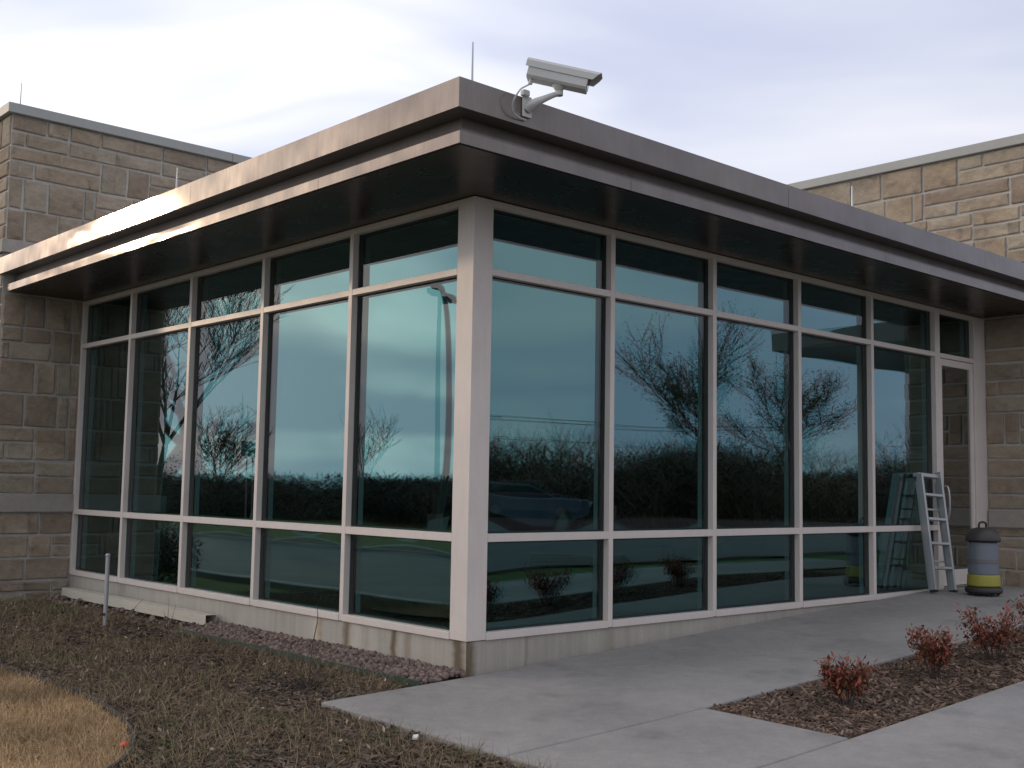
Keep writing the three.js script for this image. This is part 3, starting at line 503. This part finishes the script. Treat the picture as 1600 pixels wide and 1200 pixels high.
// ---------------------------------------------------------------- litter, gravel, grass (uncountable)
function bladeGeo(l, w, bend) { const P = [], n = 3; for (let i = 0; i < n; i++) { const a = i / n, b = (i + 1) / n, f = t => [bend * t * t * l, t * l * Math.sqrt(Math.max(0.05, 1 - bend * bend * t * t * 0.6))], wa = w * (1 - a), wb = w * (1 - b), [xa, ya] = f(a), [xb, yb] = f(b); P.push(xa, ya, -wa, xa, ya, wa, xb, yb, wb, xa, ya, -wa, xb, yb, wb, xb, yb, -wb); } return fromTris(P); }
const dummy = new THREE.Object3D(), tmpC = new THREE.Color();
function scatter(name, geo, mat, n, seed, fn) {
  const R = rng32(seed), m = new THREE.InstancedMesh(geo, mat, n); m.name = numbered(name); m.userData.kind = 'stuff'; let k = 0;
  for (let i = 0; i < n * 3 && k < n; i++) { const r = fn(R, dummy, tmpC); if (!r) continue; dummy.updateMatrix(); m.setMatrixAt(k, dummy.matrix); m.setColorAt(k, tmpC); k++; }
  m.count = k; scene.add(m); return m;
}
const white = std({ color: 0xffffff, roughness: 0.9, side: THREE.DoubleSide });
const inBed = (x, z) => x < -0.47 && !(x > -1.31 && z > 0.02) && !(z < 1.1 && z > -4.6 && x < lawnLimit(z));
const bedXZ = R => { const z = mix(-7.55, 3.6, R()), x = mix(-3.65, -0.47, R()); return [x, z]; };
const chip = () => { const g = new THREE.BoxGeometry(0.05, 0.007, 0.013, 2, 1, 1), p = g.attributes.position; for (let i = 0; i < p.count; i++) { const e = Math.abs(p.getX(i)) > 0.02 ? 0.45 : 1; p.setXYZ(i, p.getX(i), p.getY(i) * e + (Math.abs(p.getX(i)) > 0.02 ? 0.002 : 0), p.getZ(i) * e); } g.computeVertexNormals(); return g; };
tag(scatter('bark_mulch', chip(), white, 30000, 501, (R, o, c) => { const [x, z] = bedXZ(R); if (!inBed(x, z)) return 0; const s = 0.5 + 1.1 * R(); o.position.set(x, bedY(x, z) + 0.004 + 0.01 * R(), z); o.rotation.set((R() - 0.5) * 0.9, R() * 6.28, (R() - 0.5) * 0.9); o.scale.set(s, s * (0.6 + R()), s * (0.5 + R())); const t = R(); c.setRGB(mix(0.055, 0.22, t * t), mix(0.04, 0.155, t * t), mix(0.028, 0.105, t * t)); return 1; }), 'brown bark mulch and twigs covering the bed beside the glass', 'mulch');
tag(scatter('dead_grass', bladeGeo(0.11, 0.0022, 0.8), white, 24000, 502, (R, o, c) => { const [x, z] = bedXZ(R); if (!inBed(x, z) || fbm(x * 1.7, z * 1.7, 171, 3) < 0.40 + 0.12 * R()) return 0; const s = 0.5 + 0.9 * R(); o.position.set(x, bedY(x, z) + 0.002, z); o.rotation.set((R() - 0.5) * 2.2, R() * 6.28, (R() - 0.5) * 2.2); o.scale.set(s, s, s); const t = R(), gr = fbm(x * 2.3, z * 2.3, 181, 3) > 0.56 && R() < 0.35; if (gr) c.setRGB(mix(0.06, 0.14, t), mix(0.09, 0.17, t), mix(0.03, 0.05, t)); else c.setRGB(mix(0.12, 0.33, t), mix(0.085, 0.245, t), mix(0.05, 0.14, t)); return 1; }), 'sparse dead and greenish grass growing through the mulch', 'grass');
tag(scatter('fallen_leaves', leafCloud(1, rng32(3), 0, () => V(0, 0, 0), 0.04), white, 900, 503, (R, o, c) => { const [x, z] = bedXZ(R); if (!inBed(x, z)) return 0; const s = 0.5 + 0.8 * R(); o.position.set(x, bedY(x, z) + 0.014, z); o.rotation.set(R() * 6.28, R() * 6.28, R() * 6.28); o.scale.set(s, s, s); const t = R(); c.setRGB(mix(0.3, 0.62, t), mix(0.2, 0.5, t), mix(0.13, 0.38, t)); return 1; }), 'scattered pale dead leaves on the mulch', 'leaves');
tag(scatter('lawn_grass', bladeGeo(0.075, 0.0022, 0.85), white, 42000, 504, (R, o, c) => { const z = mix(-4.6, 1.05, R()), lx = lawnLimit(z), x = mix(-3.7, lx, R()); if (lx < -3.7) return 0; const s = 0.5 + 0.8 * R(); o.position.set(x, G(x, z) - 0.014, z); o.rotation.set((R() - 0.5) * 2.0, R() * 6.28, (R() - 0.5) * 2.0); o.scale.set(s, s, s); const t = R(), v = fbm(x * 2, z * 2, 191, 3); c.setRGB(mix(0.26, 0.62, t) * (0.25 + 1.3 * v), mix(0.18, 0.43, t) * (0.25 + 1.3 * v), mix(0.10, 0.235, t) * (0.25 + 1.3 * v)); return 1; }), 'dormant tan grass of the small lawn at the lower left', 'grass');
const pebble = () => { const g = new THREE.IcosahedronGeometry(0.022, 1), p = g.attributes.position; for (let i = 0; i < p.count; i++) { const v = V(p.getX(i), p.getY(i), p.getZ(i)), k = 0.8 + 0.4 * vnoise(v.x * 60 + 9, v.y * 60 + v.z * 47 + 9, 7); p.setXYZ(i, v.x * k, v.y * k * 0.7, v.z * k * 0.85); } g.computeVertexNormals(); return g; };
tag(scatter('gravel', pebble(), white, 3600, 505, (R, o, c) => { const z = mix(-7.5, 0.0, R()), x = mix(-0.44, -0.0, Math.pow(R(), 0.9)); if (z < -3.75 && (x > -0.19 || R() < 0.93)) return 0; const s = 0.55 + 0.75 * R(); o.position.set(x, G(x, z) - 0.012 + 0.026 * R() + (x + 0.44) * 0.05, z); o.rotation.set(R() * 6.28, R() * 6.28, R() * 6.28); o.scale.set(s, s, s); const t = R(), q = R(); c.setRGB(mix(0.08, 0.26, t), mix(0.058, 0.19, t) * (0.95 + 0.1 * q), mix(0.048, 0.155, t) * (0.9 + 0.25 * q)); return 1; }), 'brown river gravel along the foot of the glass wall', 'gravel');
tag(scatter('shrub_bed_mulch', chip(), white, 9000, 506, (R, o, c) => { const x = mix(0.47, 9, Math.pow(R(), 1.5)), z = mix(1.9, 2.93, R()), s = 0.5 + R(); o.position.set(x, G(x, z) - 0.022 + 0.012 * R(), z); o.rotation.set((R() - 0.5) * 0.9, R() * 6.28, (R() - 0.5) * 0.9); o.scale.set(s, s * (0.6 + R()), s * (0.5 + R())); const t = R(); c.setRGB(mix(0.07, 0.30, t * t), mix(0.045, 0.20, t * t), mix(0.032, 0.14, t * t)); return 1; }), 'brown mulch in the planting bed inside the concrete walk', 'mulch');

// ---------------------------------------------------------------- what the glass mirrors
function bareTree(h, R, opt = {}) {                                      // trunk geometry and crown geometry of a leafless tree
  const trunk = [], crown = [], maxD = opt.depth ?? 6;
  const grow = (p, d, len, r, depth) => {
    let q = p.clone(), dir = d.clone(), rr = r; const n = depth === 0 ? 4 : 3;
    for (let i = 0; i < n; i++) {
      dir.add(V((R() - 0.5) * 0.28, (R() - 0.3) * 0.14, (R() - 0.5) * 0.28)).normalize();
      const e = q.clone().addScaledVector(dir, len / n), r1 = rr * (depth === 0 ? 0.9 : 0.84); (depth === 0 ? trunk : crown).push(cone(q, e, rr, r1, depth < 2 ? 8 : depth < 4 ? 5 : 3)); q = e; rr = r1;
      if (depth > 0 && depth < maxD && i < n - 1 && R() < 0.75) { const s = dir.clone().add(V((R() - 0.5) * 1.7, (R() - 0.2) * 0.9, (R() - 0.5) * 1.7)).normalize(); grow(q, s, len * (0.5 + 0.25 * R()), Math.max(rr * 0.6, opt.min ?? 0.006), depth + 1); }
    }
    if (depth < maxD) { const k = depth === 0 ? (opt.forks ?? 3) : 2; for (let i = 0; i < k; i++) { const a = (i / k) * 6.28 + R() * 1.6, sp = depth === 0 ? 0.55 : 0.5; const s = dir.clone().add(V(Math.cos(a) * sp, 0.1, Math.sin(a) * sp)).normalize(); grow(q, s, len * (0.68 + 0.2 * R()), Math.max(rr * 0.72, opt.min ?? 0.006), depth + 1); } }
  };
  grow(V(0, 0, 0), V((R() - 0.5) * 0.15, 1, (R() - 0.5) * 0.15).normalize(), h * 0.26, h * (opt.r ?? 0.022), 0);
  return [mergeGeometries(trunk), mergeGeometries(crown)];
}
function tree(x, z, h, seed, label, opt = {}) {
  const t = thing('bare_tree', label, 'tree', [x, G(x, z) - 0.12, z], 'leafless trees mirrored in the glass'), [a, b] = bareTree(h, rng32(seed), opt);
  part('trunk', a, barkMat, t); part('crown', b, barkMat, t);
  if (opt.leaves) { const R = rng32(seed + 5), p = b.attributes.position; part('leaves', leafCloud(opt.leaves, R, 0, r => { const i = Math.floor(r() * p.count); return V(p.getX(i) + (r() - 0.5) * 0.5, p.getY(i) + (r() - 0.5) * 0.5, p.getZ(i) + (r() - 0.5) * 0.5); }, 0.085), std({ color: lin(0.10, 0.085, 0.035), roughness: 0.9, side: THREE.DoubleSide }), t); }
  return t;
}
tree(-12.1, -31.4, 11.6, 1201, 'large leafless forked tree across the road, mirrored in the left glass', { forks: 4, depth: 6, r: 0.015, min: 0.013 });
tree(-16.5, -35, 5.4, 1203, 'small bushy leafless tree mirrored beside the road sign', { forks: 5, depth: 5, r: 0.012, min: 0.013 });
tree(-30, -44, 6.4, 1207, 'slender leafless tree mirrored left of the twin lamp', { forks: 3, depth: 5, r: 0.009, min: 0.012 });
tree(26.5, 18, 8.4, 1211, 'broad tree with withered leaves, mirrored in the right glass', { forks: 4, depth: 5, leaves: 13000, r: 0.018, min: 0.014 });
tree(30, 17, 6.8, 1213, 'second broad withered tree, mirrored beyond the entrance canopy', { forks: 4, depth: 5, leaves: 12000, r: 0.018, min: 0.014 });
{
  const lampMat = std({ color: lin(0.10, 0.085, 0.075), roughness: 0.45, metalness: 0.3 }), lens = std({ color: lin(0.55, 0.55, 0.5), roughness: 0.3 });
  const lamp = (x, z, h, turn, arms, label) => {
    const t = thing('street_lamp', label, 'street lamp', [x, G(x, z) - 0.11, z], 'lamp posts mirrored in the glass'); t.rotation.y = turn;
    part('footing', new THREE.CylinderGeometry(0.3, 0.3, 0.7, 20).translate(0, 0.33, 0), M.concrete, t);
    part('pole', cone(V(0, 0.65, 0), V(0, h, 0), 0.11, 0.075, 12), lampMat, t);
    for (const s of arms) { part('arm', rbox(Math.min(s * 0.07, s * 0.55), Math.max(s * 0.07, s * 0.55), h - 0.12, h - 0.03, -0.04, 0.04, 0.01), lampMat, t); const hd = part('lamp_head', rbox(Math.min(s * 0.5, s * 1.3), Math.max(s * 0.5, s * 1.3), h - 0.17, h + 0.02, -0.2, 0.2, 0.05), lampMat, t); part('lens', rbox(Math.min(s * 0.6, s * 1.2), Math.max(s * 0.6, s * 1.2), h - 0.178, h - 0.168, -0.15, 0.15, 0.003), lens, hd); }
  };
  lamp(-21.6, -27.6, 9.1, -0.67, [-1, 1], 'tall twin-headed lamp post across the road, mirrored in the left glass');
  lamp(26.5, 23.0, 8.8, -0.75, [1], 'single-armed lamp post in the car park, mirrored in the right glass');
  const t = thing('road_sign', 'square road sign on two posts, mirrored in the left glass', 'sign', [-13.0, -0.1, -26.4]); t.rotation.y = 0.5;
  part('board', rbox(-0.28, 0.28, 2.55, 3.05, -0.012, 0.012, 0.004), std({ color: lin(0.06, 0.06, 0.065), roughness: 0.6 }), t);
  for (const x of [-0.1, 0.1]) part('post', rbox(x - 0.025, x + 0.025, 0, 2.9, -0.062, -0.014, 0.004), M.galv, t);
}
{
  const t = thing('entrance_canopy', 'flat bronze entrance canopy beyond the right edge, seen mirrored in the glass', 'canopy');
  part('canopy_roof', rbox(9.75, 18, 3.84, 4.14, 1.02, 3.9, 0.01), M.fascia, t);
  for (const x of [12.2, 17]) part('column', new THREE.CylinderGeometry(0.11, 0.11, 3.45, 20).translate(x, 2.115, 3.7), M.frame, t);
}
{
  const wood = std({ color: lin(0.09, 0.07, 0.055), roughness: 0.95 }), wireM = std({ color: lin(0.02, 0.02, 0.02), roughness: 0.6 });
  const spots = [[62, 70], [92, 60], [30, 84]];
  spots.forEach(([x, z], k) => { const t = thing('utility_pole', ['nearer wooden utility pole with crossarm, mirrored in the right glass', 'utility pole at the right end of the mirrored wires', 'utility pole at the left end of the mirrored wires'][k], 'utility pole', [x, G(x, z) - 0.4, z], 'utility poles beyond the car park'); part('pole', cone(V(0, 0, 0), V(0, 8.6, 0), 0.16, 0.11, 10), wood, t); part('crossarm', rbox(-1.2, 1.2, 7.9, 8.05, -0.07, 0.07, 0.01).rotateY(0.3), wood, t); for (const q of [-1, 0, 1]) part('insulator', new THREE.CylinderGeometry(0.05, 0.07, 0.18, 8).translate(q * 1.05 * Math.cos(0.3), 8.14, -q * 1.05 * Math.sin(0.3)), wood, t); });
  [[8.15, 0], [7.85, 0.5], [6.2, 0]].forEach(([y, o], k) => { const A = V(30 + o, y, 84), B = V(62 + o, y, 70), C = V(92 + o, y, 60), sag = (a, b) => [a, a.clone().lerp(b, 0.5).add(V(0, -0.5, 0)), b]; const pts = [...sag(A, B), ...sag(B, C).slice(1)]; single('power_line', new THREE.TubeGeometry(new THREE.CatmullRomCurve3(pts), 40, 0.03, 4), wireM, ['highest power line on the mirrored utility poles', 'middle power line on the mirrored utility poles', 'lowest power line on the mirrored utility poles'][k], 'power line', 'power lines beyond the car park'); });
}
{
  const mkCar = (x, z, turn, col, label) => {
    const t = thing('parked_car', label, 'car', [x, G(x, z) - 0.06, z], 'cars in the car park'); t.rotation.y = turn;
    const paint = new THREE.MeshPhysicalMaterial({ color: lin(...col), roughness: 0.35, metalness: 0.3, clearcoat: 1 }), glass = std({ color: lin(0.02, 0.025, 0.03), roughness: 0.05 }), rub = M.gasket;
    const sh = (p, d, b) => { const s = new THREE.Shape(); s.moveTo(...p[0]); p.slice(1).forEach(q => s.lineTo(...q)); s.closePath(); const g = new THREE.ExtrudeGeometry(s, { depth: d - 2 * b, bevelEnabled: true, bevelSize: b, bevelThickness: b, bevelSegments: 3 }); g.translate(0, 0, -d / 2 + b); return g; };
    part('body', sh([[-2.2, 0.35], [-2.25, 0.75], [-2.1, 0.95], [-0.9, 1.02], [1.3, 1.02], [2.1, 0.88], [2.25, 0.65], [2.2, 0.35]], 1.76, 0.05), paint, t);
    part('cabin', sh([[-1.75, 1.0], [-1.2, 1.48], [0.35, 1.5], [1.2, 1.0]], 1.5, 0.05), glass, t); part('roof', sh([[-1.22, 1.5], [-1.15, 1.555], [0.3, 1.565], [0.4, 1.505]], 1.44, 0.02), paint, t);
    for (const wx of [-1.4, 1.4]) for (const wz of [-0.8, 0.8]) { const w = part('wheel', new THREE.CylinderGeometry(0.32, 0.32, 0.21, 24).rotateX(Math.PI / 2).translate(wx, 0.32, wz), rub, t); part('rim', new THREE.CylinderGeometry(0.2, 0.2, 0.22, 20).rotateX(Math.PI / 2).translate(wx, 0.32, wz), std({ color: lin(0.12, 0.12, 0.12), roughness: 0.6 }), w); }
    for (const wz of [-0.62, 0.62]) { part('headlight', rbox(2.18, 2.285, 0.68, 0.82, wz - 0.16, wz + 0.16, 0.02), M.metal, t); part('tail_light', rbox(-2.285, -2.18, 0.72, 0.88, wz - 0.14, wz + 0.14, 0.02), std({ color: lin(0.4, 0.02, 0.02), roughness: 0.3 }), t); }
  };
  mkCar(29.5, 30.5, 0.75, [0.05, 0.06, 0.10], 'dark blue parked car mirrored low in the right glass');
  for (const [x, z, a, l, lb] of [[15.6, 9.9, 0.5, 3.2, 'longest pale concrete wheel stop in the car park'], [8.2, 6.6, 0.3, 1.8, 'short concrete wheel stop nearest the walk']]) { const m = single('wheel_stop', new THREE.ExtrudeGeometry((() => { const s = new THREE.Shape(); s.moveTo(-0.09, 0); s.lineTo(0.09, 0); s.lineTo(0.06, 0.12); s.lineTo(-0.06, 0.12); s.closePath(); return s; })(), { depth: l, bevelEnabled: false }).translate(0, 0, -l / 2).rotateY(Math.PI / 2), M.concrete, lb, 'wheel stop', 'wheel stops in the car park'); m.position.set(x, G(x, z) - 0.058, z); m.rotation.y = a; }
}
{
  // evergreen clumps before the left stone wing, then woods and scrub far off
  const ever = std({ color: lin(0.035, 0.05, 0.025), roughness: 0.85, side: THREE.DoubleSide });
  for (const [x, z, w, h, s, lb] of [[-2.6, -11.0, 1.5, 0.85, 61, 'dark evergreen shrub beside the stone wing, mirrored low in the left glass'], [-3.1, -13.2, 1.7, 0.8, 62, 'second dark evergreen shrub farther along the stone wing'], [-15.4, -35.5, 3.6, 3.0, 63, 'big dark evergreen bush across the road, mirrored beside the large tree']]) {
    const t = thing('evergreen_shrub', lb, 'shrub', [x, G(x, z) - 0.1, z], 'evergreen shrubs along the stone wing'), R = rng32(s);
    part('foliage', leafCloud(2600, R, 0, r => { const a = r() * 6.28, e = Math.pow(r(), 0.4), ph = Math.acos(2 * r() - 1); return V(Math.cos(a) * Math.sin(ph) * e * w / 2, Math.abs(h * 0.5 + Math.cos(ph) * e * h / 2), Math.sin(a) * Math.sin(ph) * e * w / 2); }, 0.09), ever, t);
    for (let k = 0; k < 5; k++) { const a = R() * 6.28; part('stem', cone(V(0, 0, 0), V(Math.cos(a) * w * 0.3, h * 0.7, Math.sin(a) * w * 0.3), 0.02, 0.006, 5), stemMat, t); }
  }
  const R = rng32(71), [a, b] = bareTree(7, R, { forks: 4, depth: 4, r: 0.016 }), wood = mergeGeometries([a, b]);
  const scrub = leafCloud(2600, rng32(72), 0, r => { const q = r() * 6.28, e = Math.sqrt(r()); return V(Math.cos(q) * e * 1.6, Math.pow(r(), 0.8) * 2.1, Math.sin(q) * e * 1.6); }, 0.34, 0.09);
  const dark = std({ color: 0xffffff, roughness: 1, side: THREE.DoubleSide });
  tag(scatter('far_scrub', scrub, dark, 900, 601, (R, o, c) => { const az = (R() < 0.55 ? mix(-75, 10, R()) : mix(95, 165, R())) * Math.PI / 180, d = mix(52, 120, R()), ox = az > 1 ? -5.6 : 5.6, oz = az > 1 ? -6.6 : 6.6, x = ox + Math.sin(az) * d, z = oz - Math.cos(az) * d; if (x > -12 && az < 0) return 0; const s = 0.55 + 0.75 * R(); o.position.set(x, -0.2, z); o.rotation.set(0, R() * 6.28, 0); o.scale.set(s * 1.4, s * (az > 1 ? mix(0.8, 1.7, R()) : 0.85), s * 1.4); const t = R(); c.setRGB(mix(0.04, 0.085, t), mix(0.034, 0.062, t), mix(0.024, 0.04, t)); return 1; }), 'dark far-off scrub along the horizon, mirrored in the glass', 'scrub');
  tag(scatter('far_woods', wood, barkMat, 420, 602, (R, o, c) => { const left = R() < 0.4, az = (left ? mix(-70, -20, R()) : mix(100, 160, R())) * Math.PI / 180, d = left ? mix(130, 190, R()) : mix(78, 130, R()), ox = left ? 5.6 : -5.6, oz = left ? 6.6 : -6.6; o.position.set(ox + Math.sin(az) * d, -0.4, oz - Math.cos(az) * d); const s = (left ? 0.5 : 1.1) * (0.7 + 0.6 * R()); o.rotation.set(0, R() * 6.28, 0); o.scale.set(s, s, s); c.setRGB(1, 1, 1); return 1; }), 'leafless far-off woods on the horizon, mirrored in the glass', 'woods');
}
scene.traverse(o => { if (o.isMesh) { o.castShadow = true; o.receiveShadow = true; } });
renderer.render(scene, camera);
